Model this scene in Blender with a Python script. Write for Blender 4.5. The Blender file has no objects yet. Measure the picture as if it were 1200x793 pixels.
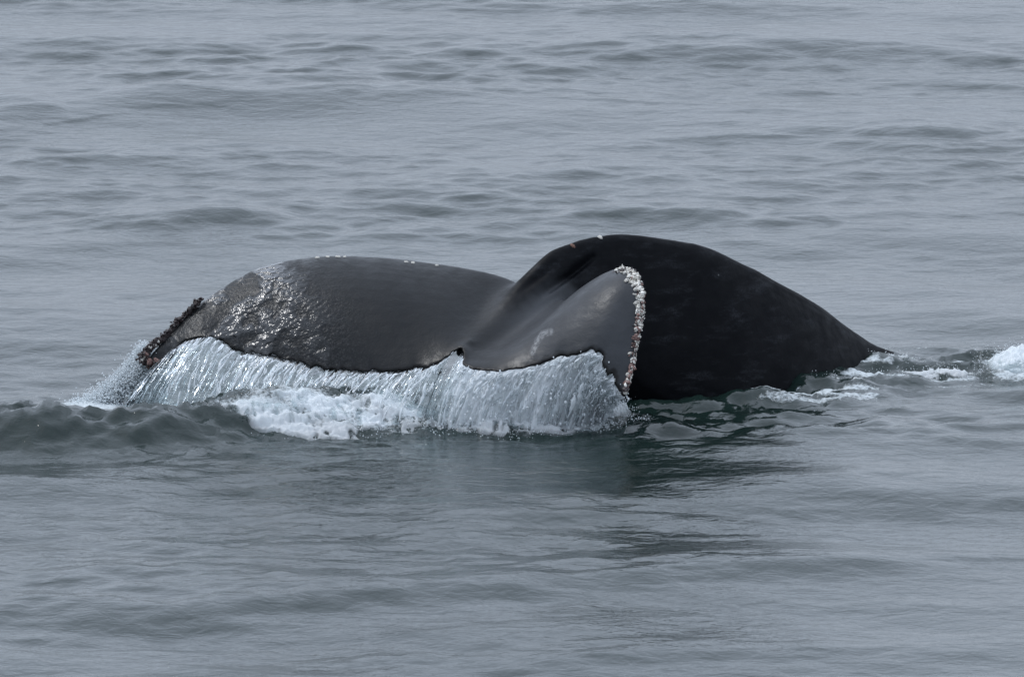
import bpy, bmesh, math, random
import numpy as np
from mathutils import Vector, Matrix
random.seed(7)
rng = np.random.default_rng(11)
sc = bpy.context.scene
col = sc.collection
# ------------------------------------------------------------------ camera
CAM = Vector((0.0, -80.0, 12.35))
LENS = 364.5
cd = bpy.data.cameras.new('camera'); cam = bpy.data.objects.new('camera', cd); col.objects.link(cam)
cam.location = CAM
fwd = (Vector((0, 0, 0)) - CAM).normalized()
cam.rotation_euler = fwd.to_track_quat('-Z', 'Y').to_euler()
cd.lens = LENS; cd.sensor_width = 36; cd.clip_start = 0.5; cd.clip_end = 12000
cd.dof.use_dof = True; cd.dof.focus_distance = 77.5; cd.dof.aperture_fstop = 22.0
sc.camera = cam
RIGHT = Vector((1, 0, 0)); UP = RIGHT.cross(fwd).normalized()
# ------------------------------------------------------------------ light
SUN_EL, SUN_AZ = math.radians(57), math.radians(305)   # azimuth clockwise from +Y: beyond the whale, to the left
w = bpy.data.worlds.new('World'); sc.world = w; w.use_nodes = True
nt = w.node_tree; nt.nodes.clear()
sky = nt.nodes.new('ShaderNodeTexSky'); sky.sky_type = 'NISHITA'; sky.sun_disc = False
sky.sun_elevation = SUN_EL; sky.sun_rotation = SUN_AZ; sky.dust_density = 3.0; sky.air_density = 1.0
bg = nt.nodes.new('ShaderNodeBackground'); bg.inputs['Strength'].default_value = 0.10
wo = nt.nodes.new('ShaderNodeOutputWorld')
mx = nt.nodes.new('ShaderNodeMix'); mx.data_type = 'RGBA'; mx.inputs['Factor'].default_value = 0.88
mx.inputs['B'].default_value = (6.95, 7.85, 9.35, 1)        # the flat grey overcast in front of the blue
# overcast skies brighten steadily from the horizon to the zenith
tcw = nt.nodes.new('ShaderNodeTexCoord'); sxz = nt.nodes.new('ShaderNodeSeparateXYZ'); nt.links.new(tcw.outputs['Generated'], sxz.inputs[0])
mrw = nt.nodes.new('ShaderNodeMapRange'); mrw.inputs['From Min'].default_value = 0; mrw.inputs['From Max'].default_value = 1
mrw.inputs['To Min'].default_value = 0.84; mrw.inputs['To Max'].default_value = 1.55; nt.links.new(sxz.outputs['Z'], mrw.inputs['Value'])
vmw = nt.nodes.new('ShaderNodeVectorMath'); vmw.operation = 'SCALE'; vmw.inputs[0].default_value = (6.98, 7.85, 9.35)
nt.links.new(mrw.outputs['Result'], vmw.inputs['Scale']); nt.links.new(vmw.outputs[0], mx.inputs['B'])
nt.links.new(sky.outputs[0], mx.inputs['A']); nt.links.new(mx.outputs['Result'], bg.inputs['Color'])
nt.links.new(bg.outputs[0], wo.inputs['Surface'])
sd = bpy.data.lights.new('sun', 'SUN'); sun = bpy.data.objects.new('sun', sd); col.objects.link(sun)
sd.energy = 1.25; sd.angle = math.radians(14); sd.color = (1.0, 0.995, 0.985)
sdir = Vector((math.sin(SUN_AZ) * math.cos(SUN_EL), math.cos(SUN_AZ) * math.cos(SUN_EL), math.sin(SUN_EL)))
sun.rotation_euler = sdir.to_track_quat('Z', 'Y').to_euler(); sun.location = (0, 0, 30)
sc.view_settings.view_transform = 'Standard'; sc.view_settings.look = 'None'
sc.view_settings.exposure = 0.34; sc.view_settings.gamma = 1.0
sc.cycles.max_bounces = 8; sc.cycles.transparent_max_bounces = 12

# ------------------------------------------------------------------ helpers
PXW, PXH = 1200.0, 793.0
def ray(px, py):
    k = 36.0 / LENS / PXW
    return fwd + RIGHT * ((px - PXW / 2) * k) + UP * (-(py - PXH / 2) * k)
def P(px, py, Y):            # surveyed point: where a sight line meets the vertical plane at depth Y
    d = ray(px, py); t = (Y - CAM.y) / d.y
    return CAM + d * t
def G(px, py, z=0.0):        # where a sight line meets the water
    d = ray(px, py); t = (z - CAM.z) / d.z
    return CAM + d * t

def hash2(ix, iy, s):
    n = (ix.astype(np.int64) * 374761393 + iy.astype(np.int64) * 668265263 + s * 974634777) & 0x7fffffff
    n = ((n ^ (n >> 13)) * 1274126177) & 0x7fffffff
    n = n ^ (n >> 16)
    return (n & 0xffff) / 65535.0
def vnoise(x, y, s=0):
    x = np.asarray(x, float); y = np.asarray(y, float)
    ix, iy = np.floor(x), np.floor(y); fx, fy = x - ix, y - iy
    fx = fx * fx * fx * (fx * (fx * 6 - 15) + 10); fy = fy * fy * fy * (fy * (fy * 6 - 15) + 10)
    a, b = hash2(ix, iy, s), hash2(ix + 1, iy, s); c, d = hash2(ix, iy + 1, s), hash2(ix + 1, iy + 1, s)
    return (a + (b - a) * fx) * (1 - fy) + (c + (d - c) * fx) * fy
def fbm(x, y, o=4, s=0):
    t = 0; a = 0.5
    for i in range(o):
        t = t + a * vnoise(x, y, s + i * 17); x = x * 2.03 + 5.1; y = y * 2.03 + 1.7; a *= 0.5
    return t / (1 - 0.5 ** o)
def sstep(a, b, x):
    t = np.clip((np.asarray(x, float) - a) / (b - a), 0, 1); return t * t * (3 - 2 * t)
def catmull(pts, n):
    """n samples through the rows of pts (any width), uniform in station index"""
    p = np.asarray(pts, float); m = len(p)
    t = np.linspace(0, m - 1, n); i = np.clip(t.astype(int), 0, m - 2); f = (t - i)[:, None]
    g = lambda k: p[np.clip(k, 0, m - 1)]
    p0, p1, p2, p3 = g(i - 1), g(i), g(i + 1), g(i + 2)
    return 0.5 * (2 * p1 + (p2 - p0) * f + (2 * p0 - 5 * p1 + 4 * p2 - p3) * f ** 2 + (3 * p1 - p0 - 3 * p2 + p3) * f ** 3)

def mesh_obj(name, verts, faces, mat=None, parent=None, smooth=True, link=True):
    me = bpy.data.meshes.new(name)
    if isinstance(verts, np.ndarray) and isinstance(faces, np.ndarray):
        nv, nf, k = len(verts), len(faces), faces.shape[1]
        me.vertices.add(nv); me.vertices.foreach_set('co', verts.astype(np.float32).ravel())
        me.loops.add(nf * k); me.loops.foreach_set('vertex_index', faces.astype(np.int32).ravel())
        me.polygons.add(nf); me.polygons.foreach_set('loop_start', np.arange(nf, dtype=np.int32) * k)
        me.update(calc_edges=True)
    else:
        me.from_pydata([tuple(v) for v in verts], [], [tuple(f) for f in faces]); me.update()
    if smooth: me.polygons.foreach_set('use_smooth', [True] * len(me.polygons))
    if mat: me.materials.append(mat)
    o = bpy.data.objects.new(name, me)
    if link: col.objects.link(o)
    if parent: o.parent = parent
    return o
def attr(o, name, vals):
    a = o.data.attributes.new(name, 'FLOAT', 'POINT'); a.data.foreach_set('value', np.asarray(vals, np.float32))
def tag(o, label=None, cat=None, group=None, kind=None):
    for k, v in (('label', label), ('category', cat), ('group', group), ('kind', kind)):
        if v: o[k] = v
    return o
def grid_faces(nu, nv):
    i = np.arange(nu - 1)[:, None] * nv + np.arange(nv - 1)[None, :]
    return np.stack([i, i + nv, i + nv + 1, i + 1], -1).reshape(-1, 4)

# ------------------------------------------------------------------ node helpers
def new_mat(name):
    m = bpy.data.materials.new(name); m.use_nodes = True; n = m.node_tree; n.nodes.clear()
    out = n.nodes.new('ShaderNodeOutputMaterial'); return m, n, out
def nd(n, t, **kw):
    x = n.nodes.new(t)
    for k, v in kw.items():
        if k in x.inputs: x.inputs[k].default_value = v
        else: setattr(x, k, v)
    return x
def lk(n, a, b): n.links.new(a, b)
def coords(n, scale=(1, 1, 1), loc=(0, 0, 0), rot=(0, 0, 0), src='Object'):
    tc = n.nodes.new('ShaderNodeTexCoord'); mp = n.nodes.new('ShaderNodeMapping')
    mp.inputs['Scale'].default_value = scale; mp.inputs['Location'].default_value = loc; mp.inputs['Rotation'].default_value = rot
    lk(n, tc.outputs[src], mp.inputs['Vector']); return mp.outputs[0]
def noise(n, vec, scale, detail=4, rough=0.5, **kw):
    x = nd(n, 'ShaderNodeTexNoise'); x.inputs['Scale'].default_value = scale; x.inputs['Detail'].default_value = detail
    x.inputs['Roughness'].default_value = rough
    for k, v in kw.items(): x.inputs[k].default_value = v
    lk(n, vec, x.inputs['Vector']); return x.outputs['Fac']
def mrange(n, v, a, b, c, d, smooth=True):
    x = n.nodes.new('ShaderNodeMapRange'); x.interpolation_type = 'SMOOTHSTEP' if smooth else 'LINEAR'
    for k, q in zip(('From Min', 'From Max', 'To Min', 'To Max'), (a, b, c, d)): x.inputs[k].default_value = q
    lk(n, v, x.inputs['Value']); return x.outputs['Result']
def math_(n, op, a, b=None):
    x = n.nodes.new('ShaderNodeMath'); x.operation = op
    for i, v in enumerate((a, b)):
        if v is None: continue
        if isinstance(v, (int, float)): x.inputs[i].default_value = v
        else: lk(n, v, x.inputs[i])
    return x.outputs[0]
def mixc(n, f, a, b):
    x = n.nodes.new('ShaderNodeMix'); x.data_type = 'RGBA'
    for k, v in (('Factor', f), ('A', a), ('B', b)):
        if isinstance(v, (int, float)): x.inputs[k].default_value = v
        elif isinstance(v, tuple): x.inputs[k].default_value = (*v, 1)
        else: lk(n, v, x.inputs[k])
    return x.outputs['Result']
def at(n, name):
    a = n.nodes.new('ShaderNodeAttribute'); a.attribute_name = name; return a.outputs['Fac']
def bump(n, h, strength, dist, prev=None):
    b = n.nodes.new('ShaderNodeBump'); b.inputs['Strength'].default_value = strength; b.inputs['Distance'].default_value = dist
    lk(n, h, b.inputs['Height'])
    if prev: lk(n, prev, b.inputs['Normal'])
    return b.outputs[0]

# ------------------------------------------------------------------ the sea
def axis(lo, hi, step, far, g=1.16):
    mid = list(np.arange(lo, hi + 1e-6, step)); a, s = mid[0], step; L = []
    while a > -far: s *= g; a -= s; L.append(a)
    b, s = mid[-1], step; R = []
    while b < far: s *= g; b += s; R.append(b)
    return np.array(L[::-1] + mid + R)
# wave trains: wavelength, rms share, heading spread (0 = running straight at the boat)
comps = []
for (l0, l1, n, slope, spread, mean) in ((4.0, 9.0, 12, 0.018, 0.35, 0.12), (1.4, 4.0, 30, 0.030, 0.55, 0.10),
                                   (0.45, 1.4, 70, 0.058, 0.80, 0.0), (0.20, 0.45, 90, 0.055, 0.85, -0.1)):
    for i in range(n):
        L = math.exp(rng.uniform(math.log(l0), math.log(l1))); th = rng.normal(mean, spread); k = 2 * math.pi / L
        a = slope * math.sqrt(2.0 / n) / k
        comps.append((k * math.sin(th), k * math.cos(th), a, rng.uniform(0, 6.283), L))
def waves(X, Y, dens=None):
    H = np.zeros_like(X)
    amp_s = 0.35 + 1.3 * fbm(X * 0.16 + 3.3, Y * 0.30, 3, 91)         # patches of ruffled and of slick water
    amp_s = 0.25 + 1.5 * sstep(0.55, 1.45, amp_s)
    near = np.exp(-((X - 0.9) / 2.0) ** 2 - ((Y + 5.0) / 1.1) ** 2)
    for kx, ky, a, ph, L in comps:
        c = a * np.sin(kx * X + ky * Y + ph)
        if L < 1.4: c = c * amp_s * (1 + (1.5 if L < .5 else .9) * near)
        if dens is not None: c = c * np.clip((L / (3 * dens)) - 0.3, 0, 1)
        H += c
    return H
def polyd(X, Y, pts):
    """distance to a polyline and the parameter along it"""
    best = np.full(X.shape, 1e9); par = np.zeros(X.shape); sgn = np.zeros(X.shape); n = len(pts) - 1
    for i in range(n):
        ax, ay = pts[i][:2]; bx, by = pts[i + 1][:2]; dx, dy = bx - ax, by - ay
        t = np.clip(((X - ax) * dx + (Y - ay) * dy) / (dx * dx + dy * dy), 0, 1)
        ex, ey = X - ax - t * dx, Y - ay - t * dy; d = np.hypot(ex, ey); m = d < best
        best = np.where(m, d, best); par = np.where(m, (i + t) / n, par)
        sgn = np.where(m, np.sign(dx * ey - dy * ex), sgn)
    return best, par, sgn
# the heaved-up dark wave in front of the left fluke: crest line given as pixel, height
RIDGE = [G(-260, 520), G(-60, 521), G(60, 523), G(150, 523), G(240, 516), G(300, 509), G(380, 504), G(450, 502), G(520, 506)]
RH = [0.20, 0.26, 0.28, 0.26, 0.25, 0.29, 0.29, 0.20, 0.05]
# ground-level places of the churned water: px, py, rx(m), ry(m), strength, lift
BLOBS = [(385, 507, .85, .28, .85, .0), (470, 502, .45, .32, .9, .02), (310, 514, .55, .22, .8, .0), (600, 500, .95, .35, .9, .02),
         (690, 500, .35, .45, .9, .04), (110, 480, .40, .60, 1.0, .05), (1195, 434, .36, .6, 1.0, .04), (1120, 436, .45, .4, .5, .02), (1020, 433, .34, .22, .30, .06), (965, 452, .30, .2, .22, .03)]
WAKE = [G(760, 500), G(860, 484), G(960, 462), G(1050, 440), G(1150, 428), G(1290, 425)]
SWELLS = [([G(60, 722), G(180, 714), G(300, 704), G(450, 698), G(600, 694), G(700, 694)], .050, .38), ([G(560, 692), G(700, 680), G(850, 668), G(1060, 660)], .050, .36),
          ([G(440, 622), G(560, 610), G(700, 603), G(800, 602)], .040, .32), ([G(820, 590), G(950, 582), G(1140, 590)], .045, .36), ([G(790, 626), G(940, 622)], .025, .25),
          ([G(560, 780), G(760, 766), G(900, 764)], .04, .3), ([G(170, 130), G(300, 112), G(440, 108), G(620, 116)], .055, .6), ([G(640, 66), G(840, 62), G(940, 54), G(1130, 62)], .055, .6),
          ([G(650, 254), G(780, 250), G(880, 256)], .05, .4), ([G(640, 208), G(800, 204)], .035, .35), ([G(-20, 132), G(80, 130)], .06, .5), ([G(1000, 160), G(1190, 156)], .05, .4), ([G(180, 262), G(330, 246)], .04, .4)]
LAP = [G(750, 482), G(800, 481), G(850, 478), G(900, 470), G(950, 452), G(990, 438), G(1030, 422)]
def sea(X, Y, dens=None):
    H = waves(X, Y, dens)
    # ridge: steep towards the boat, long at the back
    d, t, s = polyd(X, Y, RIDGE)
    h = np.interp(t, np.linspace(0, 1, len(RH)), RH) * (0.85 + 0.3 * vnoise(X * 1.7, X * 0 + 2.0, 5))
    back = s > 0
    wid = np.where(back, 0.80, np.interp(t, [0, .3, .5, .8, 1], [.52, .48, .38, .32, .27]))
    prof = np.exp(-(d / wid) ** 2)
    calm = 1 - 0.8 * np.exp(-(d / 0.9) ** 2)
    rough = fbm(X * 3.2 + Y * 1.0, Y * 3.0 - X * .5, 4, 31) - 0.5
    rid = 1 - 2 * np.abs(fbm(X * 0.8 - Y * 0.5 + 4, Y * 2.6 - X * 0.9, 4, 33) - 0.5)
    H = H * calm + h * prof + (0.07 * rough + 0.17 * (rid - 0.75) + 0.05 * (1 - 2 * np.abs(fbm(X * 5 - Y * 4, Y * 9 - X * 2.5, 3, 37) - 0.5) - .75) + 0.08 * (1 - 2 * np.abs(fbm(X * 3.6 - Y * 1.9, Y * 4.6 + X * 1.2, 4, 35) - 0.5) - .75)) * np.exp(-(d / 0.65) ** 2) * np.clip(h * 5, 0, 1)
    # wake bulge along the flank
    dw, tw, sw = polyd(X, Y, WAKE)
    n1 = fbm(X * 1.3 + 9 - Y * .5, Y * 3.4, 4, 57) - 0.5
    r1 = 1 - 2 * np.abs(fbm(X * 1.0 - Y * 1.2, Y * 3.6 + X * 0.3, 3, 77) - 0.5)
    W = np.exp(-(dw / 0.55) ** 2)
    n2_ = fbm(X * 2.2 - Y * 1.5, Y * 7 + X, 4, 59) - 0.5
    H = H + W * (0.15 * n1 + 0.10 * n2_ + 0.08 * r1 + 0.05 * (1 - 2 * np.abs(fbm(X * 7 - Y * 5, Y * 12 + X * 3, 3, 39) - 0.5) - .75) - 0.03)
    dl, tl, _s = polyd(X, Y, LAP); H = H + np.exp(-(dl / .16) ** 2) * (.035 + .10 * (fbm(X * 5, Y * 5, 3, 95) - .45))
    # smooth swell ring behind the right end
    d2, t2, s2 = polyd(X, Y, [G(1030, 412), G(1120, 404), G(1300, 398)])
    H = H + 0.07 * np.exp(-(d2 / 0.8) ** 2)
    d3, t3, s3 = polyd(X, Y, [G(930, 530), G(1080, 515), G(1300, 512)])
    H = H + 0.07 * np.exp(-(d3 / 1.0) ** 2)
    for line, am, wf in SWELLS:
        ds_, ts_, ss_ = polyd(X, Y, line)
        wv = np.where(ss_ > 0, wf * 2.4, wf) * (0.75 + 0.5 * vnoise(X * 1.1, Y * 1.1, 61))
        H = H + 1.3 * am * np.exp(-(ds_ / wv) ** 2) * np.sin(math.pi * np.clip(ts_ * .94 + .03, 0, 1)) ** .5 * (.6 + .8 * fbm(X * .9, Y * .9, 2, 63))
    # ripples spreading from below the tail
    c = G(760, 480); r = np.hypot((X - c.x) * 0.55, Y - c.y)
    H = H + 0.010 * np.sin(r * 15 + 2.5 * fbm(X * 1.3, Y * 1.3, 2, 3)) * np.exp(-((r - 0.9) / 0.8) ** 2) * (fbm(X * .9, Y * 2, 2, 8) * 1.5)
    foam = np.zeros_like(X)
    for px, py, rx, ry, st, lift in BLOBS:
        c = G(px, py); q = np.hypot((X - c.x) / rx, (Y - c.y) / ry)
        b = np.exp(-q ** 2.4) * st
        foam = np.maximum(foam, b); H = H + lift * np.exp(-q ** 2) * (0.5 + fbm(X * 6, Y * 5, 3, 12))
    H = H + 0.05 * foam * (fbm(X * 8, Y * 7, 3, 44) - 0.5)
    lace = fbm(X * 1.7 + 0.8 * Y, Y * 6.5 - X * 2.2, 5, 21)
    streak = np.exp(-(dw / 0.45) ** 2) * sstep(0.55, 0.68, lace) * sstep(0.22, 0.38, tw) * (0.35 + 0.6 * sstep(.4, .6, fbm(X * 9 + 4 * Y, Y * 14, 3, 68)))
    trail = np.exp(-((dw) / 1.0) ** 2) * sstep(0.56, 0.66, lace) * 0.7 * sstep(0.15, 0.35, tw)
    brk = fbm(X * 6 + Y, Y * 8 - X, 5, 66)
    F = np.clip(foam * 1.35 - (1 - brk) * 0.75, 0, 1)
    return H, np.clip(np.maximum(np.maximum(F, streak), trail), 0, 1)

xs = axis(-6.3, 6.3, 0.030, 6000); ys = axis(-21, 44, 0.06, 6000)
XX, YY = np.meshgrid(xs, ys, indexing='ij')
dens = np.maximum(np.gradient(xs)[:, None], np.gradient(ys)[None, :])
HH, FF = sea(XX, YY, dens)
V = np.stack([XX, YY, HH], -1).reshape(-1, 3)

def water_mat():
    m, n, out = new_mat('sea_water')
    b = nd(n, 'ShaderNodeBsdfPrincipled'); b.inputs['IOR'].default_value = 1.333
    f = at(n, 'foam')
    o = coords(n)
    grain = noise(n, o, 38, 5, 0.6)
    fm = mrange(n, math_(n, 'ADD', f, math_(n, 'MULTIPLY', math_(n, 'SUBTRACT', grain, 0.5), 1.1)), 0.25, 0.75, 0, 1)
    deep = mixc(n, noise(n, coords(n, (0.4, 0.2, 0.4)), 1, 3), (0.005, 0.013, 0.0115), (0.008, 0.017, 0.0145))
    c = mixc(n, fm, deep, mixc(n, noise(n, o, 14, 5, 0.65), (0.20, 0.25, 0.27), (0.74, 0.78, 0.80))); lk(n, c, b.inputs['Base Color'])
    rr_ = mrange(n, at(n, 'slick'), 0, 1, 0.13, 0.06)
    lk(n, math_(n, 'MAXIMUM', rr_, mrange(n, fm, 0, 1, 0.0, 0.55)), b.inputs['Roughness'])
    r1 = noise(n, coords(n, (1.6, 1.9, 1), rot=(0, 0, 0.3)), 3.4, 4, 0.55, Distortion=0.5)
    r2 = noise(n, coords(n, (1.3, 1.6, 1), loc=(3, 7, 0), rot=(0, 0, -0.35)), 11, 3, 0.5)
    h = math_(n, 'ADD', math_(n, 'MULTIPLY', r1, 0.020), math_(n, 'MULTIPLY', r2, 0.0045))
    h = math_(n, 'ADD', h, math_(n, 'MULTIPLY', math_(n, 'MULTIPLY', grain, fm), 0.03))
    lk(n, bump(n, h, 0.6, 1.0), b.inputs['Normal'])
    lk(n, b.outputs[0], out.inputs['Surface']); return m
WATER = water_mat()
so = mesh_obj('sea', V, grid_faces(len(xs), len(ys)), WATER)
attr(so, 'foam', FF.ravel())
c_ = G(860, 500); sl = np.exp(-((XX - c_.x) / 1.7) ** 2 - ((YY - c_.y) / 1.1) ** 2)
dR, tR, sR = polyd(XX, YY, RIDGE); sl = np.maximum(sl, .8 * np.exp(-(dR / .7) ** 2)); sl = np.maximum(sl, .8 * np.exp(-(polyd(XX, YY, WAKE)[0] / .6) ** 2))
attr(so, 'slick', sl.ravel()); so['kind'] = 'structure'

# ------------------------------------------------------------------ whale
# stations across the flukes: leading-edge pixel, depth; trailing-edge pixel, depth; thickness; camber
ST = [
 (171, 424, -3.50, 180, 432, -3.54, .030, .00),
 (182, 411, -3.46, 198, 424, -3.56, .045, .00),
 (203, 390, -3.38, 214, 402, -3.58, .060, .01),
 (224, 367, -3.28, 240, 394, -3.62, .075, .03),
 (250, 345, -3.15, 262, 402, -3.66, .085, .05),
 (280, 327, -3.05, 288, 414, -3.72, .095, .07),
 (312, 313, -2.98, 325, 418, -3.80, .105, .09),
 (345, 305, -2.92, 362, 426, -3.90, .115, .10),
 (385, 301, -2.88, 402, 435, -3.98, .125, .10),
 (430, 302, -2.86, 446, 435, -4.04, .135, .09),
 (490, 308, -2.88, 492, 430, -4.08, .140, .06),
 (550, 316, -2.95, 520, 421, -4.10, .145, .02),
 (598, 326, -3.05, 540, 409, -4.08, .150, -.05),
 (648, 352, -3.28, 546, 428, -4.30, .150, -.04),
 (684, 346, -3.54, 578, 434, -4.42, .140, .02),
 (705, 327, -3.73, 622, 430, -4.50, .130, .07),
 (726, 316, -3.92, 664, 417, -4.58, .120, .09),
 (744, 318, -4.12, 694, 412, -4.66, .110, .08),
 (753, 337, -4.30, 708, 428, -4.72, .105, .05),
 (754, 366, -4.44, 716, 440, -4.76, .100, .02),
 (748, 400, -4.58, 722, 452, -4.80, .090, .00),
 (740, 434, -4.70, 727, 461, -4.82, .070, .00),
 (734, 458, -4.80, 731, 466, -4.84, .035, .00)]
rows = []
for a in ST:
    L, T = P(*a[:3]), P(*a[3:6]); rows.append([*L, *T, a[6], a[7]])
NU = 420
R = catmull(rows, NU)
LE, TE, TH, CB = R[:, :3], R[:, 3:6].copy(), np.maximum(R[:, 6], .02), R[:, 7]
# ragged trailing edge
uu = np.linspace(0, 1, NU)
cdir = TE - LE; clen = np.linalg.norm(cdir, axis=1, keepdims=True)
saw = ((uu * 46 + 2.2 * vnoise(uu * 18, uu * 0, 3)) % 1.0)
rag = (0.030 * (vnoise(uu * 60, uu * 0, 9) - .5) + 0.026 * (saw - 0.5) * vnoise(uu * 11, uu * 0 + 3, 2) * 1.6
       + 0.05 * (vnoise(uu * 24, uu * 0 + 9, 4) - 0.5))
RAG = (rag * sstep(0.1, 0.5, clen[:, 0]))[:, None] * cdir / clen
tang = np.gradient((LE + TE) / 2, axis=0); tang /= np.linalg.norm(tang, axis=1, keepdims=True)
nrm = np.cross(cdir / clen, -tang); nrm /= np.linalg.norm(nrm, axis=1, keepdims=True)
if nrm[NU // 4, 2] < 0: nrm = -nrm
prof_v = np.array([0, .004, .015, .035, .07, .12, .18, .25, .33, .42, .51, .60, .69, .77, .84, .90, .95, .985, 1.0])
def foil(v): return np.clip(2.2 * (0.2969 * np.sqrt(v) - 0.126 * v - 0.3516 * v ** 2 + 0.2843 * v ** 3 - 0.1036 * v ** 4), 0, None) * 2.2
top, bot = [], []
for v in prof_v:
    base = LE * (1 - v) + TE * v + RAG * 1.25 * max(0.0, (v - 0.88) / 0.12) + nrm * (CB * clen[:, 0] * 4 * v * (1 - v) / 1.0)[:, None]
    hh = foil(v) * TH * 0.5 * 1.05 + 0.011
    if v == 0: hh = hh * 0
    top.append(base + nrm * hh[:, None] if not np.isscalar(hh) else base); bot.append(base - nrm * hh[:, None])
TE = TE + RAG * 1.25
ring = np.array(top + bot[::-1][:-1])       # closed section, shape (K, NU, 3)
K = ring.shape[0]
fv = ring.transpose(1, 0, 2).reshape(-1, 3)
ff = []
for i in range(NU - 1):
    for j in range(K):
        j2 = (j + 1) % K; ff.append((i * K + j, i * K + j2, (i + 1) * K + j2, (i + 1) * K + j))
ff_cap = [tuple(range(K)), tuple((NU - 1) * K + j for j in range(K))[::-1]]
# tail stock: ridge pixel, depth, bottom z, half width
BS = [
 (545, 402, -4.0, .46, .08), (578, 368, -3.68, .50, .20), (608, 330, -3.40, .50, .24), (640, 298, -3.20, .40, .21), (668, 284, -3.06, .20, .22),
 (702, 276, -2.92, -.05, .25), (740, 273, -2.78, -.35, .30), (790, 279, -2.62, -.60, .36),
 (840, 294, -2.44, -.8, .40), (900, 327, -2.12, -1.0, .44), (950, 356, -1.78, -1.1, .44),
 (1000, 388, -1.42, -1.3, .42), (1024, 403, -1.26, -1.4, .38), (1062, 417, -1.05, -1.6, .30), (1120, 438, -.6, -1.8, .28), (1220, 540, -.1, -2.0, .4)]
brow = [[*P(a, b, c), d, e] for a, b, c, d, e in BS]
NB = 150; B = catmull(brow, NB)
plan = np.gradient(B[:, :2], axis=0); plan = np.stack([np.interp(np.arange(NB), np.arange(0, NB, 10), plan[::10, k]) for k in (0, 1)], 1)
plan /= np.linalg.norm(plan, axis=1, keepdims=True)
side = np.stack([plan[:, 1], -plan[:, 0]], 1)            # towards the boat
MS = 40; bv = []; bf = []
for i in range(NB):
    x, y, z, zb, hw = B[i]
    for j in range(MS):
        a = 2 * math.pi * j / MS; t = 0.5 - 0.5 * math.cos(a); s = math.sin(a)
        # egg section with a narrow keel at the top
        wd = abs(s) ** 0.85 * (0.50 + 0.75 * min(1, t * 1.4)) / 1.05 * hw * (1 if s > 0 else -1)
        bv.append((x + side[i, 0] * wd, y + side[i, 1] * wd, z + (zb - z) * t))
for i in range(NB - 1):
    for j in range(MS):
        j2 = (j + 1) % MS; bf.append((i * MS + j, i * MS + j2, (i + 1) * MS + j2, (i + 1) * MS + j))
bf += [tuple(range(MS)), tuple((NB - 1) * MS + j for j in range(MS))[::-1]]
n0 = len(fv)
allv = [tuple(p) for p in fv] + bv
allf = ff + ff_cap + [tuple(n0 + k for k in f) for f in bf]
tmp = mesh_obj('body', allv, allf)
bm = bmesh.new(); bm.from_mesh(tmp.data); bmesh.ops.recalc_face_normals(bm, faces=bm.faces); bm.to_mesh(tmp.data); bm.free()
md = tmp.modifiers.new('r', 'REMESH'); md.mode = 'VOXEL'; md.voxel_size = 0.0125; md.use_smooth_shade = True
ms = tmp.modifiers.new('s', 'SMOOTH'); ms.factor = 0.5; ms.iterations = 5
dg = bpy.context.evaluated_depsgraph_get()
bme = bpy.data.meshes.new_from_object(tmp.evaluated_get(dg))
bpy.data.objects.remove(tmp)
nv = len(bme.vertices); co = np.empty(nv * 3, np.float32); bme.vertices.foreach_get('co', co); co = co.reshape(-1, 3).astype(float)
no = np.empty(nv * 3, np.float32); bme.vertices.foreach_get('normal', no); no = no.reshape(-1, 3)
# how far a point lies from the flukes' middle surface -> masks for skin
mid = ((LE + TE) / 2)[::6]
grid = np.array([LE[::6] * (1 - v) + TE[::6] * v + nrm[::6] * (CB[::6] * clen[::6, 0] * 4 * v * (1 - v))[:, None] for v in np.linspace(0, 1, 12)]).reshape(-1, 3)
gu = np.tile(np.linspace(0, 1, len(mid)), 12); gv = np.repeat(np.linspace(0, 1, 12), len(mid))
dmin = np.empty(nv); gi = np.empty(nv, int)
for i in range(0, nv, 4000):
    D = ((co[i:i + 4000, None, :] - grid[None]) ** 2).sum(-1); gi[i:i + 4000] = D.argmin(1); dmin[i:i + 4000] = np.sqrt(D.min(1))
fl = 1 - sstep(0.10, 0.22, dmin); U, Vc = gu[gi], gv[gi]
# knuckles along the keel and lumps in the skin
kn = 0.020 * (fbm(co[:, 0] * 3.1, co[:, 2] * 3.1 + co[:, 1], 3, 5) - .5) + 0.03 * sstep(.3, .9, no[:, 2]) * (vnoise(co[:, 0] * 2.6, co[:, 0] * 0 + 7, 5) - .5)
co += no * (kn * (1 - fl * 0.6))[:, None]
# flesh out the hollow between stock and flukes: relax the surface there
ne = len(bme.edges); ed = np.empty(ne * 2, np.int32); bme.edges.foreach_get('vertices', ed); ed = ed.reshape(-1, 2)
deg = np.bincount(ed.ravel(), minlength=nv)[:, None]
jc = np.array(P(585, 372, -3.65)); q_ = (co - jc) / np.array([.40, .65, .36])
wj = (np.exp(-(q_ ** 2).sum(1) ** 1.5) * (1 - sstep(.80, .93, Vc)))[:, None] * .95
for it in range(110):
    acc = np.stack([np.bincount(ed[:, 0], co[ed[:, 1], k], nv) + np.bincount(ed[:, 1], co[ed[:, 0], k], nv) for k in range(3)], 1) / deg
    co += (acc - co) * wj
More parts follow.
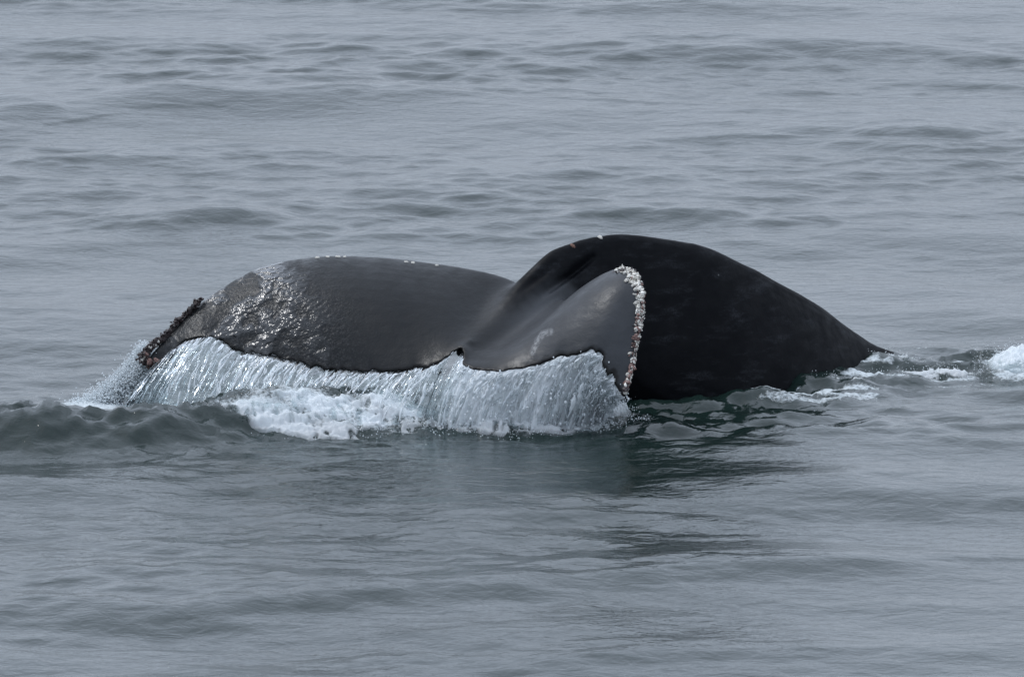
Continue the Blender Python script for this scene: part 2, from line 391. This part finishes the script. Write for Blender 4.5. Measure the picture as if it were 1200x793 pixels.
# the creases where the near fluke folds in against the stock
for a_, b_, wd_, dp_ in (((694, 314), (634, 352), .030, .075), ((650, 318), (606, 350), .028, .022)):
    A_, B__ = np.array(P(*a_, -3.6)), np.array(P(*b_, -3.7)); e_ = (B__ - A_)[[0, 2]]; g_ = co[:, [0, 2]] - A_[[0, 2]]
    t_ = np.clip((g_ @ e_) / (e_ @ e_), 0, 1); d_ = np.hypot(*(g_ - t_[:, None] * e_).T)
    m_ = np.exp(-(d_ / wd_) ** 2) * np.sin(math.pi * np.clip(t_ * .8 + .15, 0, 1)) * (no[:, 1] < .2) * (co[:, 1] < -2.6) * (np.minimum(Vc, 1) >= 0)
    co += np.array([0.15, .95, -.35]) * (dp_ * m_)[:, None]
bme.vertices.foreach_set('co', co.astype(np.float32).ravel()); bme.update()
no = np.empty(nv * 3, np.float32); bme.vertices.foreach_get('normal', no); no = no.reshape(-1, 3)

def skin_mat():
    m, n, out = new_mat('wet_whale_skin')
    b = nd(n, 'ShaderNodeBsdfPrincipled'); b.inputs['IOR'].default_value = 1.38
    o = coords(n)
    fluke = at(n, 'fluke'); scr = at(n, 'scratched')
    mott = noise(n, o, 2.6, 5, 0.6)
    spk = noise(n, o, 70, 3, 0.7)
    stock = mixc(n, mott, (0.0015, 0.002, 0.003), (0.004, 0.0045, 0.006))
    stock = mixc(n, math_(n, 'MULTIPLY', mrange(n, noise(n, coords(n, (1, 1, 3.5), rot=(0, .6, 0)), 3.2, 6, 0.65), 0.5, 0.75, 0, 1), mrange(n, spk, 0.4, 0.6, 0.3, 1)), stock, (0.022, 0.024, 0.028))
    flk = mixc(n, mott, (0.003, 0.004, 0.005), (0.009, 0.010, 0.0115))
    c = mixc(n, fluke, stock, flk)
    fine = mixc(n, mrange(n, spk, 0.45, 0.75, 0, 1), (0.005, 0.006, 0.0065), (0.070, 0.072, 0.074))
    c = mixc(n, math_(n, 'MULTIPLY', scr, 0.6), c, fine)
    c = mixc(n, math_(n, 'MULTIPLY', at(n, 'pale'), mrange(n, mott, .3, .7, .6, 1)), c, (0.040, 0.043, 0.048))  # wet sheen of the right lobe, painted into the base colour
    # pale nicks and the curled scar
    vor = nd(n, 'ShaderNodeTexVoronoi', feature='F1'); vor.inputs['Scale'].default_value = 5.5; lk(n, o, vor.inputs['Vector'])
    nick = math_(n, 'MULTIPLY', mrange(n, vor.outputs['Distance'], 0.035, 0.06, 1, 0), mrange(n, noise(n, o, 1.7, 2), 0.55, 0.62, 0, 1))
    c = mixc(n, math_(n, 'MULTIPLY', nick, 0.6), c, (0.35, 0.35, 0.34))
    c = mixc(n, math_(n, 'MULTIPLY', at(n, 'scar'), mrange(n, noise(n, o, 60, 3), 0.35, 0.6, 0.2, 1)), c, (0.16, 0.165, 0.17))
    c = mixc(n, at(n, 'rim'), c, (0.004, 0.004, 0.004))
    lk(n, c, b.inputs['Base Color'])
    rg = mrange(n, noise(n, o, 9, 4, 0.6), 0.3, 0.7, 0.30, 0.46)
    rg = math_(n, 'ADD', rg, mrange(n, fluke, 0, 1, 0.16, 0.0))
    rg = math_(n, 'ADD', rg, 0.03)
    rg = math_(n, 'SUBTRACT', rg, math_(n, 'MULTIPLY', at(n, 'wet'), 0.42)); lk(n, rg, b.inputs['Roughness'])
    b1 = bump(n, noise(n, o, 14, 5, 0.6), 0.35, 0.010)
    hs = math_(n, 'MULTIPLY', noise(n, coords(n, (1, 1, 1)), 30, 2, 0.6), scr)
    b2 = bump(n, hs, 1.0, 0.009, b1)
    b2 = bump(n, math_(n, 'MULTIPLY', noise(n, coords(n, (1.0, 1.0, 1.0)), 19, 1.5, 0.5), at(n, 'wet')), 1.0, 0.030, b2)
    b3 = bump(n, spk, 0.25, 0.004, b2)
    lk(n, mrange(n, fluke, 0, 1, 1.17, 1.235), b.inputs['IOR'])
    lk(n, math_(n, 'ADD', math_(n, 'MULTIPLY', at(n, 'wet'), 0.9), math_(n, 'MULTIPLY', fluke, 0.05)), b.inputs['Coat Weight'])
    lk(n, b3, b.inputs['Normal']); lk(n, b3, b.inputs['Coat Normal'])
    b.inputs['Coat Weight'].default_value = 0.15; b.inputs['Coat Roughness'].default_value = 0.10
    lk(n, b.outputs[0], out.inputs['Surface']); return m
SKIN = skin_mat()
root = bpy.data.objects.new('humpback_whale', None); col.objects.link(root); root.empty_display_size = .3
tag(root, 'dark humpback whale with its tail arched out of the water and its flukes drooping', 'whale')
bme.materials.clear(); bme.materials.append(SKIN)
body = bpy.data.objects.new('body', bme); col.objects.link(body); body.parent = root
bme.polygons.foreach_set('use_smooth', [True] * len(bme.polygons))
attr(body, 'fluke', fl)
dte = np.full(nv, 9.0); tt_ = TE[::2]
for i in range(0, nv, 4000): dte[i:i + 4000] = np.sqrt(((co[i:i + 4000, None, :] - tt_[None]) ** 2).sum(-1).min(1))
ntc = P(526, 416, -4.1); wr = 1 + 1.3 * np.exp(-((co[:, 0] - ntc.x) / .13) ** 2)
attr(body, 'rim', 1 - sstep(0.018, 0.034, dte / wr))
cx_, cz_ = co[:, 0], co[:, 2]
wob = 0.5 * (fbm(cx_ * 1.5, cz_ * 2 + 3, 3, 88) - .5)
zone = sstep(-2.65, -2.40, cx_) * (1 - sstep(-1.8, -0.9, cx_ + wob))
patch = sstep(0.25, 0.75, fbm(cx_ * 2.6 - cz_, cz_ * 3.6 + co[:, 1] + cx_, 4, 41))
scr = fl * zone * (0.55 + 0.45 * patch)
attr(body, 'scratched', np.clip(scr + 0.24 * fl * (1 - sstep(-1.6, -0.6, cx_ + wob)), 0, 1))
wet = fl * zone * (1 - sstep(-1.9, -1.15, cx_ + wob)) * sstep(0.38, 0.60, fbm(cx_ * 6 + cz_ * 3, cz_ * 9 - cx_ * 4, 4, 45))
attr(body, 'wet', wet)
attr(body, 'pale', fl * sstep(-.25, .25, cx_) * (1 - .6 * sstep(.88, 1, Vc)))  # where the right lobe gets its painted sheen, weaker at the trailing edge
sc_pts = np.array([P(646, 386, -4.25), P(636, 391, -4.29), P(630, 399, -4.33), P(624, 412, -4.38)])
ds = np.full(nv, 9.0)
for a, b_ in zip(sc_pts[:-1], sc_pts[1:]):
    ab = b_ - a; t = np.clip((((co - a) * ab)[:, [0, 2]].sum(1)) / (ab[[0, 2]] ** 2).sum(), 0, 1)
    q = a + t[:, None] * ab; ds = np.minimum(ds, np.hypot(co[:, 0] - q[:, 0], co[:, 2] - q[:, 2]) )
attr(body, 'scar', fl * (1 - sstep(0.008, 0.026, ds)) * (no[:, 2] > 0))

# ------------------------------------------------------------------ barnacles
def crust_mat(name, c0, c1, c2, rough=0.55):
    m, n, out = new_mat(name); b = nd(n, 'ShaderNodeBsdfPrincipled'); o = coords(n)
    a = noise(n, o, 25, 4, 0.6); c = mixc(n, mrange(n, a, 0.35, 0.55, 0, 1), c0, c1); c = mixc(n, mrange(n, noise(n, o, 60, 2), 0.55, 0.7, 0, 1), c, c2)
    lk(n, c, b.inputs['Base Color']); b.inputs['Roughness'].default_value = rough
    lk(n, bump(n, noise(n, o, 90, 4, 0.7), 0.8, 0.01), b.inputs['Normal']); lk(n, b.outputs[0], out.inputs['Surface']); return m
PALE = crust_mat('pale_barnacle_shell', (0.55, 0.52, 0.45), (0.80, 0.78, 0.72), (0.30, 0.25, 0.21))
BROWN = crust_mat('brown_barnacle_shell', (0.045, 0.018, 0.014), (0.24, 0.13, 0.11), (0.45, 0.36, 0.33))
DARKC = crust_mat('dark_ragged_crust', (0.008, 0.006, 0.006), (0.025, 0.014, 0.014), (0.10, 0.085, 0.085), 0.4)
RUST = crust_mat('rust_barnacle_shell', (0.10, 0.035, 0.025), (0.22, 0.10, 0.06), (0.40, 0.36, 0.32))
def barnacle_mesh(seed, mat):
    r = random.Random(seed); vs = []; fs = []; n = 9
    for k, (rad, z) in enumerate(((1.0, -.35), (.88, .25), (.55, .72), (.32, .74), (.22, .45))):
        for j in range(n):
            a = 2 * math.pi * j / n; q = rad * (1 + r.uniform(-.16, .16)); vs.append((q * math.cos(a), q * math.sin(a), z + r.uniform(-.08, .08)))
    for k in range(4):
        for j in range(n): j2 = (j + 1) % n; fs.append((k * n + j, k * n + j2, (k + 1) * n + j2, (k + 1) * n + j))
    fs.append(tuple(4 * n + j for j in range(n))[::-1])
    me = bpy.data.meshes.new('barnacle'); me.from_pydata(vs, [], fs); me.materials.append(mat); me.update(); return me
PM = [barnacle_mesh(i, PALE) for i in range(4)]; BM_ = [barnacle_mesh(10 + i, BROWN) for i in range(3)]
DM = [barnacle_mesh(20 + i, DARKC) for i in range(3)]; RM = [barnacle_mesh(30, RUST)]
def put(me, p, d, s, stretch=(1, 1, 1), label=None):
    o = bpy.data.objects.new('barnacle', me); col.objects.link(o); o.parent = root
    o.location = p; o.rotation_euler = (Vector(d).to_track_quat('Z', 'Y')).to_euler(); o.rotation_euler.rotate_axis('Z', random.uniform(0, 6.28))
    o.scale = (s * stretch[0], s * stretch[1], s * stretch[2])
    if label: o['label'] = label
    return o
# right fluke leading edge: i index range around station 16.6 .. 22
cdn = cdir / clen
toB = Vector((0.15, -0.9, 0.35)).normalized()
for k in range(215):
    st = random.uniform(16.5, 21.9); f = (st - 16.5) / 5.4; i = int(st / 22 * (NU - 1))
    side_ = random.uniform(-0.6, 1.0); wdt = 0.05 + 0.085 * math.sin(math.pi * min(1, f * .8 + .15))
    q = Vector(LE[i] + cdn[i] * random.uniform(-0.02, wdt)) + Vector(nrm[i]) * side_ * 0.09
    ok, loc, nn, _ = body.closest_point_on_mesh(q)
    brown = random.random() < float(sstep(0.2, 0.55, f)) * 0.62 * (1.0 if abs(f - .7) < .25 else .5)
    put(random.choice(BM_ if brown else PM), loc, nn, random.uniform(.006, .018), (1, random.uniform(.7, 2.0), random.uniform(.8, 1.5)))
TIP = [(239, 349), (226, 361), (212, 374), (201, 388), (187, 400), (174, 409), (168, 419), (178, 428), (192, 425)]
def tip_point():
    t = random.random() ** .8 * 7.99; i = int(t); f = t - i
    x = TIP[i][0] * (1 - f) + TIP[i + 1][0] * f; y = TIP[i][1] * (1 - f) + TIP[i + 1][1] * f; w_ = 2.0 + .45 * t
    return t, P(x + random.gauss(0, w_ * .5) - 1, y + random.gauss(0, w_ * .5), -3.28 - .30 * t / 8 + random.uniform(-.03, .03))
for k in range(70):
    t, p = tip_point()
    mlist = DM if t < 3.5 else random.choice((DM, BM_, PM)) if t < 6.6 else random.choice((DM, RM, BM_))
    put(random.choice(mlist), p, (random.uniform(-1, .2), -.6, random.uniform(-.2, 1)), random.uniform(.009, .021), (1, random.uniform(.8, 2.2), random.uniform(.7, 1.3)))
# single barnacles on the keel and along the left leading edge
def surf(px, py):
    d = ray(px, py).normalized(); ok, loc, nn, _ = body.ray_cast(CAM, d); return (loc, nn) if ok else (None, None)
for px, py, s, mlist, lab in ((703, 277, .018, PM, 'white barnacle on the crest of the tail stock'), (671, 288, .017, RM, 'rusty orange barnacle on the crest of the tail stock'),
                       (372, 300, .016, PM, None), (384, 300, .014, PM, None), (396, 300, .016, PM, None), (404, 300, .012, PM, None), (476, 307, .013, PM, None), (484, 308, .015, PM, None), (512, 311, .012, PM, None)):
    for dy in range(0, 8):
        loc, nn = surf(px, py + dy)
        if loc is not None: put(random.choice(mlist), loc, nn, s, (1.3, 1, .8), lab); break

# the fine crust between the larger shells
def crust(name, pts, rad, mat):
    bmx = bmesh.new(); bmesh.ops.create_icosphere(bmx, subdivisions=1, radius=1); v0 = np.array([p.co[:] for p in bmx.verts]); f0 = np.array([[q.index for q in p.verts] for p in bmx.faces]); bmx.free()
    n = len(pts); v = v0[None] * rng.uniform(.4, 1.5, (n, 12, 1)) * rng.uniform(.6, 1.6, (n, 1, 3)) * np.array(rad)[:, None, None] + np.array(pts)[:, None, :]
    o = mesh_obj(name, v.reshape(-1, 3), (f0[None] + (np.arange(n) * 12)[:, None, None]).reshape(-1, 3), mat, root); o['kind'] = 'stuff'; return o
cp = {0: [], 1: [], 2: []}
for k in range(2600):
    st = random.uniform(16.3, 21.95); f = (st - 16.3) / 5.65; i = int(st / 22 * (NU - 1)); side_ = random.uniform(-.7, 1.0)
    wob_ = float(fbm(np.array([st * 5.0]), np.array([0.0]), 3, 99)[0])
    q = Vector(LE[i] + cdn[i] * random.uniform(-.02, (.03 + .14 * math.sin(math.pi * min(1, f * .8 + .15))) * (-.15 + 2.3 * wob_))) + Vector(nrm[i]) * side_ * .09
    if float(vnoise(np.array([st * 6.5]), np.array([1.0]), 77)[0]) < .34 and random.random() < .8: continue
    ok, loc, nn, _ = body.closest_point_on_mesh(q); loc = loc + nn * random.uniform(0, .012)
    pb = .55 * float(sstep(.25, .5, f)) * float(sstep(.35, .6, vnoise(np.array([st * 3.]), np.array([side_ * 1.5]), 4)[0])) + .05
    gap = float(vnoise(np.array([st * 9.]), np.array([side_ * 2.]), 14)[0]); cp[2 if gap > .62 and random.random() < .85 else 1 if random.random() < pb else 0].append(loc)
for j, mt_ in ((0, PALE), (1, BROWN), (2, DARKC)): crust('barnacle_crust', [tuple(p) for p in cp[j]], np.clip(rng.lognormal(-5.25, .45, len(cp[j])), .0025, .017), mt_)
tp = [tip_point() for k in range(1300)]
crust('ragged_crust', [tuple(p) for t, p in tp if t < 8], rng.uniform(.003, .011, len(tp)), DARKC)
# ------------------------------------------------------------------ falling water
def froth_mat(name, dens_attr=True):
    m, n, out = new_mat(name); o = coords(n)
    d = nd(n, 'ShaderNodeBsdfPrincipled'); d.inputs['Base Color'].default_value = (0.86, 0.89, 0.91, 1); d.inputs['Roughness'].default_value = 0.35; d.inputs['IOR'].default_value = 1.2
    tr = nd(n, 'ShaderNodeBsdfTranslucent'); tr.inputs['Color'].default_value = (0.88, 0.91, 0.92, 1)
    mm = nd(n, 'ShaderNodeMixShader'); mm.inputs[0].default_value = 0.5; lk(n, d.outputs[0], mm.inputs[1]); lk(n, tr.outputs[0], mm.inputs[2])
    gl = nd(n, 'ShaderNodeBsdfTransparent'); gl.inputs['Color'].default_value = (0.93, 0.96, 0.96, 1)
    gs = nd(n, 'ShaderNodeBsdfGlossy'); gs.inputs['Roughness'].default_value = 0.07; gs.inputs['Color'].default_value = (0.75, 0.78, 0.8, 1)
    fr = nd(n, 'ShaderNodeFresnel'); fr.inputs['IOR'].default_value = 1.16
    film = nd(n, 'ShaderNodeMixShader'); lk(n, fr.outputs[0], film.inputs[0]); lk(n, gl.outputs[0], film.inputs[1]); lk(n, gs.outputs[0], film.inputs[2])
    fin = nd(n, 'ShaderNodeMixShader'); lk(n, film.outputs[0], fin.inputs[1]); lk(n, mm.outputs[0], fin.inputs[2])
    lk(n, at(n, 'white'), fin.inputs[0]); lk(n, fin.outputs[0], out.inputs['Surface']); return m
CURT = froth_mat('falling_water')
def white_mat():
    m, n, out = new_mat('white_water'); d = nd(n, 'ShaderNodeBsdfPrincipled'); o = coords(n)
    lk(n, mixc(n, noise(n, o, 12, 3), (0.62, 0.67, 0.70), (0.82, 0.85, 0.87)), d.inputs['Base Color']); d.inputs['Roughness'].default_value = 0.22; d.inputs['IOR'].default_value = 1.33
    tr = nd(n, 'ShaderNodeBsdfTranslucent'); tr.inputs['Color'].default_value = (0.88, 0.91, 0.92, 1)
    mm = nd(n, 'ShaderNodeMixShader'); mm.inputs[0].default_value = 0.5; lk(n, d.outputs[0], mm.inputs[1]); lk(n, tr.outputs[0], mm.inputs[2])
    lk(n, mm.outputs[0], out.inputs['Surface']); return m
WHITE = white_mat()

NT = 900
Rt = np.stack([np.interp(np.linspace(0, NU - 1, NT), np.arange(NU), TE[:, k]) for k in range(3)], 1)
su = np.linspace(0, 22, NT)                                    # station along the edge
# where each falling line meets the sea: (station, pixel x, pixel y)
BOT = [(0, 95, 488), (1, 120, 490), (2, 150, 494), (3, 190, 498), (4, 222, 500), (5, 250, 501), (6, 285, 503), (7, 325, 504), (8, 362, 505), (9, 405, 506),
       (10, 452, 506), (11, 482, 506), (12, 500, 507), (13, 512, 508), (14, 545, 508), (15, 588, 507), (16, 628, 507), (17, 655, 506), (18, 672, 505),
       (19, 684, 504), (20, 692, 502), (21, 700, 500), (22, 712, 497)]
bs = np.array([[*G(x, y)] for _, x, y in BOT]); bot_ = np.stack([np.interp(su, [b[0] for b in BOT], bs[:, k]) for k in range(3)], 1)
dense = np.interp(su, [0, 1.5, 2.5, 4, 5, 8, 10, 11.5, 12.3, 13, 15, 19, 21.5, 22], [.0, .0, .02, .06, .10, .14, .22, .16, .22, .80, 1.0, .97, 1.0, 1.0])
def fall(t, k, v):            # position of the water at parameter v (0 edge .. 1 sea)
    x = t + (k - t) * v
    x[..., 2] = t[..., 2] + (k[..., 2] - t[..., 2]) * (0.35 * v[..., 0] + 0.65 * v[..., 0] ** 2)
    return x
NV = 90; vv = np.linspace(0, 1.03, NV)
def sheet(name, seed, off, dmul, label):
    A = fall(Rt[:, None, :].repeat(NV, 1), bot_[:, None, :].repeat(NV, 1), vv[None, :, None].repeat(NT, 0))
    u2 = su[:, None] + 0 * vv[None, :]; v2 = vv[None, :] + 0 * u2
    n1 = fbm(u2 * 2.0, v2 * 1.0 + u2 * .3, 4, seed) - .5; n2 = fbm(u2 * 9 + v2, v2 * 2.6, 4, seed + 5) - .5
    amp = (0.25 + v2) * 1.0
    A[..., 1] += off + (0.18 * n1 + 0.16 * n2) * amp; A[..., 0] += 0.05 * n2 * amp + 0.06 * n1 * amp
    wp = fbm(u2 * 1.3, v2 * 3.0, 3, seed + 31) - .5
    s1 = fbm(u2 * 4.2 + 1.2 * v2 + 3.5 * wp, v2 * 2.6 + 2 * wp, 4, seed + 9); s2 = fbm(u2 * 15 + 6 * wp, v2 * 9.0, 4, seed + 13)
    dd = dense[:, None] * dmul
    s = 0.5 + 1.35 * (0.6 * s1 + 0.4 * s2 - 0.5)
    wht = sstep(0.66 - 0.46 * dd, 0.84 - 0.36 * dd, s + 0.05 * v2) * (0.62 + 0.38 * dd) + dd * 0.16
    wht = wht * np.interp(u2, [0, 11.3, 12.5], [.42, .50, 1.0])
    base_in = sstep(0.97, 0.80, 1 - v2) if False else 1
    fc = grid_faces(NT, NV); fc = fc[(u2.ravel()[fc].mean(1) + .5 * (s1.ravel()[fc].mean(1) - .5)) > 1.5]
    us_ = u2.ravel()[fc].mean(1) + .4 * (s1.ravel()[fc].mean(1) - .5); vs_ = v2.ravel()[fc].mean(1) + .5 * (s2.ravel()[fc].mean(1) - .5); fc = fc[~((us_ > 11.55) & (us_ < 12.4) & (vs_ < .42 + off))]
    o = mesh_obj(name, A.reshape(-1, 3), fc, CURT)
    attr(o, 'white', np.clip(wht, 0, .97).ravel())
    return tag(o, label, 'falling water', None, 'stuff')
sheet('water_curtain', 3, 0.0, 1.0, 'sheet of white water pouring off the trailing edge of both flukes')
sheet('water_curtain', 83, 0.10, 0.8, 'sheet of white water pouring off the trailing edge of both flukes')

def plume(name, seed, y0, label):
    n, m = 160, 200; a = np.linspace(0, 1, n)[:, None] + np.zeros((1, m)); v = np.linspace(0, 1, m)[None] + 0 * a
    tx, ty = 164 + 34 * a, 400 + 30 * a; bx, by = 72 + 150 * a, 492 + 4 * a
    f = v ** 1.0; px = tx + (bx - tx) * (0.45 * v + 0.55 * v ** 2.2); py = ty + (by - ty) * v
    n1 = fbm(a * 5 + v * 2, v * 5, 4, seed); n2 = fbm(a * 15 + v * 3, v * 16, 4, seed + 3)
    out = np.empty((n, m, 3)); k = 36.0 / LENS / PXW
    fx, fu, fr = np.array(fwd), np.array(UP), np.array(RIGHT)
    d = fx + fr * ((px - 600) * k)[..., None] - fu * ((py - 396.5) * k)[..., None]
    Y = y0 + .22 * (n1 - .5) + .12 * (n2 - .5) - .1 * v
    t = (Y - CAM.y) / d[..., 1]; out = np.array(CAM) + d * t[..., None]
    out[..., 0] += .05 * (n2 - .5) + .08 * (n1 - .5) * v
    edge = np.minimum(a * 5, (1 - a) * 2.2); dn = np.clip(edge, 0, 1) * (1 - 0.45 * sstep(.45, 1, a))
    w_ = sstep(0.42, 0.72, dn * 0.75 + 0.75 * (0.5 * n1 + 0.5 * n2)) * .95
    # loose sheets of spray: faces thin out at the rim and are dropped where there is no water
    fc = grid_faces(n, m); keep = dn.ravel()[fc].mean(1) + 0.5 * (n2.ravel()[fc].mean(1) - .5) > 0.22
    o = mesh_obj(name, out.reshape(-1, 3), fc[keep], CURT); attr(o, 'white', w_.ravel()); tag(o, label, 'splash', None, 'stuff')
for q in range(3): plume('splash_sheet', 301 + 20 * q, -3.12 - .06 * q, 'broken white sheet of spray falling behind the tip of the left fluke')
# strands and drops
ICO = None
def ico():
    bm = bmesh.new(); bmesh.ops.create_icosphere(bm, subdivisions=1, radius=1); v = np.array([p.co[:] for p in bm.verts]); f = np.array([[q.index for q in p.verts] for p in bm.faces]); bm.free(); return v, f
IV, IF = ico()
def drops(name, pts, rad, mat, label, cat, stretch=None):
    pts = np.asarray(pts); n = len(pts); r = np.asarray(rad)[:, None, None]
    a = rng.uniform(0, 6.28, n); c, s = np.cos(a), np.sin(a)
    v = IV[None].repeat(n, 0).copy(); v *= rng.uniform(.7, 1.3, (n, 12, 1))
    x = v[..., 0] * c[:, None] - v[..., 1] * s[:, None]; y = v[..., 0] * s[:, None] + v[..., 1] * c[:, None]
    v = np.stack([x, y, v[..., 2]], -1)
    if stretch is not None: v = v * np.asarray(stretch)
    v = v * r + pts[:, None, :]
    f = (IF[None] + (np.arange(n) * 12)[:, None, None]).reshape(-1, 3)
    return tag(mesh_obj(name, v.reshape(-1, 3), f, mat), label, cat, None, 'stuff')
sv, sf = [], []; base = 0
for k in range(380):
    if k < 170: st = rng.uniform(2.6, 11.2)
    else: st = rng.uniform(12.9, 22)
    i = int(st / 22 * (NT - 1)); t0 = Rt[i]; b0 = bot_[i]
    left = st < 12.5
    v0 = rng.uniform(0, .75) if rng.random() < .75 else 0.0; ln = rng.uniform(.06, .34) * (1.2 if left else .8); v1 = min(1.0, v0 + ln)
    n = 9; v = np.linspace(v0, v1, n)[:, None]
    p = fall(t0[None].repeat(n, 0), b0[None].repeat(n, 0), v); j = rng.normal(0, 1, 3) * (.03, .05, .01)
    ph = rng.uniform(0, 6.28); p = p + j * v + np.stack([0.012 * np.sin(v[:, 0] * 16 + ph), 0.01 * np.cos(v[:, 0] * 13 + ph), 0 * v[:, 0]], 1) - np.array([0, .04 + 0.03 * rng.random(), 0])
    w0 = rng.uniform(.003, .010) * (0.8 if left else 1.0)
    tt = np.linspace(0, 1, n); rr = w0 * (0.25 + np.sin(math.pi * np.clip(tt, .02, .98)) ** .7) * (.5 + 1.5 * rng.random(n))
    for q in range(4):
        a = q * math.pi / 2; sv.append(p + np.stack([rr * math.cos(a), rr * math.sin(a), 0 * rr], 1))
    for q in range(4):
        q2 = (q + 1) % 4
        for m_ in range(n - 1): sf.append((base + q * n + m_, base + q2 * n + m_, base + q2 * n + m_ + 1, base + q * n + m_ + 1))
    base += 4 * n
tag(mesh_obj('water_strands', np.concatenate(sv), np.array(sf), WHITE), 'bright threads of water streaming down from the drooping flukes', 'water streaks', None, 'stuff')

pts, rad = [], []
for k in range(1900):
    st = rng.uniform(3, 11.2) if k < 500 else rng.uniform(12.8, 22); i = int(st / 22 * (NT - 1)); v = np.array([[rng.random() ** .6]])
    p = fall(Rt[i][None].copy(), bot_[i][None], v)[0]; pts.append(p + rng.normal(0, 1, 3) * (.04, .05, .015) - (0, .03, 0)); rad.append(rng.uniform(.002, .007) if rng.random() < .9 else rng.uniform(.007, .011))
drops('water_drops', pts, rad, WHITE, 'scattered droplets falling in front of the sheet of water', 'water drops', (1, 1, 1.5))

# splash plume trailing from the left fluke tip down to the sea
pts, rad = [], []
A0, A1 = P(168, 408, -3.5), G(100, 486)
for k in range(17000):
    v = rng.random() ** .75; px = 170 - 22 * v - 50 * v ** 2.6 + rng.normal(0, 1) * (4 + 9 * v); py = 404 + 78 * v + rng.normal(0, 1) * (3 + 3 * v)
    if rng.random() < .22: px += abs(rng.normal(0, 26)) * v
    py = min(py, 489)
    q = P(px, py, -3.22 + rng.normal(0, .07) - .2 * v); pts.append(q); rad.append(rng.uniform(.0022, .0075))
drops('splash_plume', pts, rad, WHITE, 'white splash falling from the tip of the left fluke', 'splash')

# froth heaped at the foot of the curtain, by the wake and beyond the body
def foam_heap(name, px, py, rx, ry, hz, nd_, label, seed):
    """a heap of froth: a finely broken skin over the swell, with loose drops thrown round it"""
    c = G(px, py); n = 170; g = np.linspace(-1.15, 1.15, n)
    A, B_ = np.meshgrid(g, g, indexing='ij'); X = c.x + rx * A; Y = c.y + ry * B_; q = np.hypot(A, B_)
    edge = q + 0.55 * (fbm(X * 3.4, Y * 3.4, 3, seed) - .5)
    l1 = fbm(X * 7, Y * 5, 4, seed + 3); l2 = 1 - 2 * np.abs(fbm(X * 16, Y * 11, 3, seed + 7) - .5)
    h, _ = sea(X, Y)
    Z = h + hz * (1 - sstep(0.1, 1.0, edge)) * (0.35 + 1.3 * l1) + (0.018 + 0.10 * hz) * (l2 - 0.72) + 0.02 * (fbm(X * 40, Y * 28, 2, seed) - .5) - 0.05 * sstep(0.62, 1.0, edge)
    o = mesh_obj(name, np.stack([X, Y, Z], -1).reshape(-1, 3), grid_faces(n, n), CURT)
    w_ = (1 - sstep(0.45, 0.95, edge)) * sstep(0.34, 0.66, l1 + 0.5 * (l2 - .65) + 0.16 * (1 - edge) + .35 * (fbm(X * 26, Y * 18, 3, seed + 11) - .5)) * .95
    attr(o, 'white', np.clip(w_, 0, 1).ravel()); tag(o, label, 'foam', None, 'stuff')
    a = rng.uniform(0, 6.28, nd_); qq = rng.random(nd_) ** .6 * 1.2; x = c.x + rx * qq * np.cos(a); y = c.y + ry * qq * np.sin(a)
    hh, _ = sea(x, y); z = hh + hz * np.clip(1 - qq, 0, 1) * 1.2 + np.abs(rng.normal(0, .022 + hz * .2, nd_))
    drops('foam_flecks', np.stack([x, y, z], 1), rng.uniform(.0015, .0045, nd_), WHITE, 'flying flecks of ' + label, 'foam')
foam_heap('foam_heap', 415, 507, .74, .30, .008, 300, 'white foam boiling beside the dark wave, left of the fluke notch', 201)
foam_heap('foam_heap', 345, 515, .62, .22, .03, 200, 'thin foam trailing along the foot of the dark wave', 221)
foam_heap('foam_heap', 600, 507, .88, .20, .045, 1200, 'line of foam under the thickest part of the falling water', 241)
foam_heap('foam_heap', 700, 492, .25, .30, .12, 500, 'foam under the tip of the right fluke', 251)
foam_heap('foam_heap', 1192, 434, .30, .38, .09, 500, 'white breaking crest at the right where the back sinks away', 261)
foam_heap('foam_heap', 1095, 441, .45, .20, .012, 160, 'scattered froth in the wake beside the dark flank', 281)
foam_heap('foam_heap', 1040, 430, .30, .10, .008, 60, 'foam lapping over the back where it sinks into the sea', 301)
foam_heap('foam_heap', 985, 452, .22, .07, .006, 40, 'ragged patches of foam along the flank', 321)
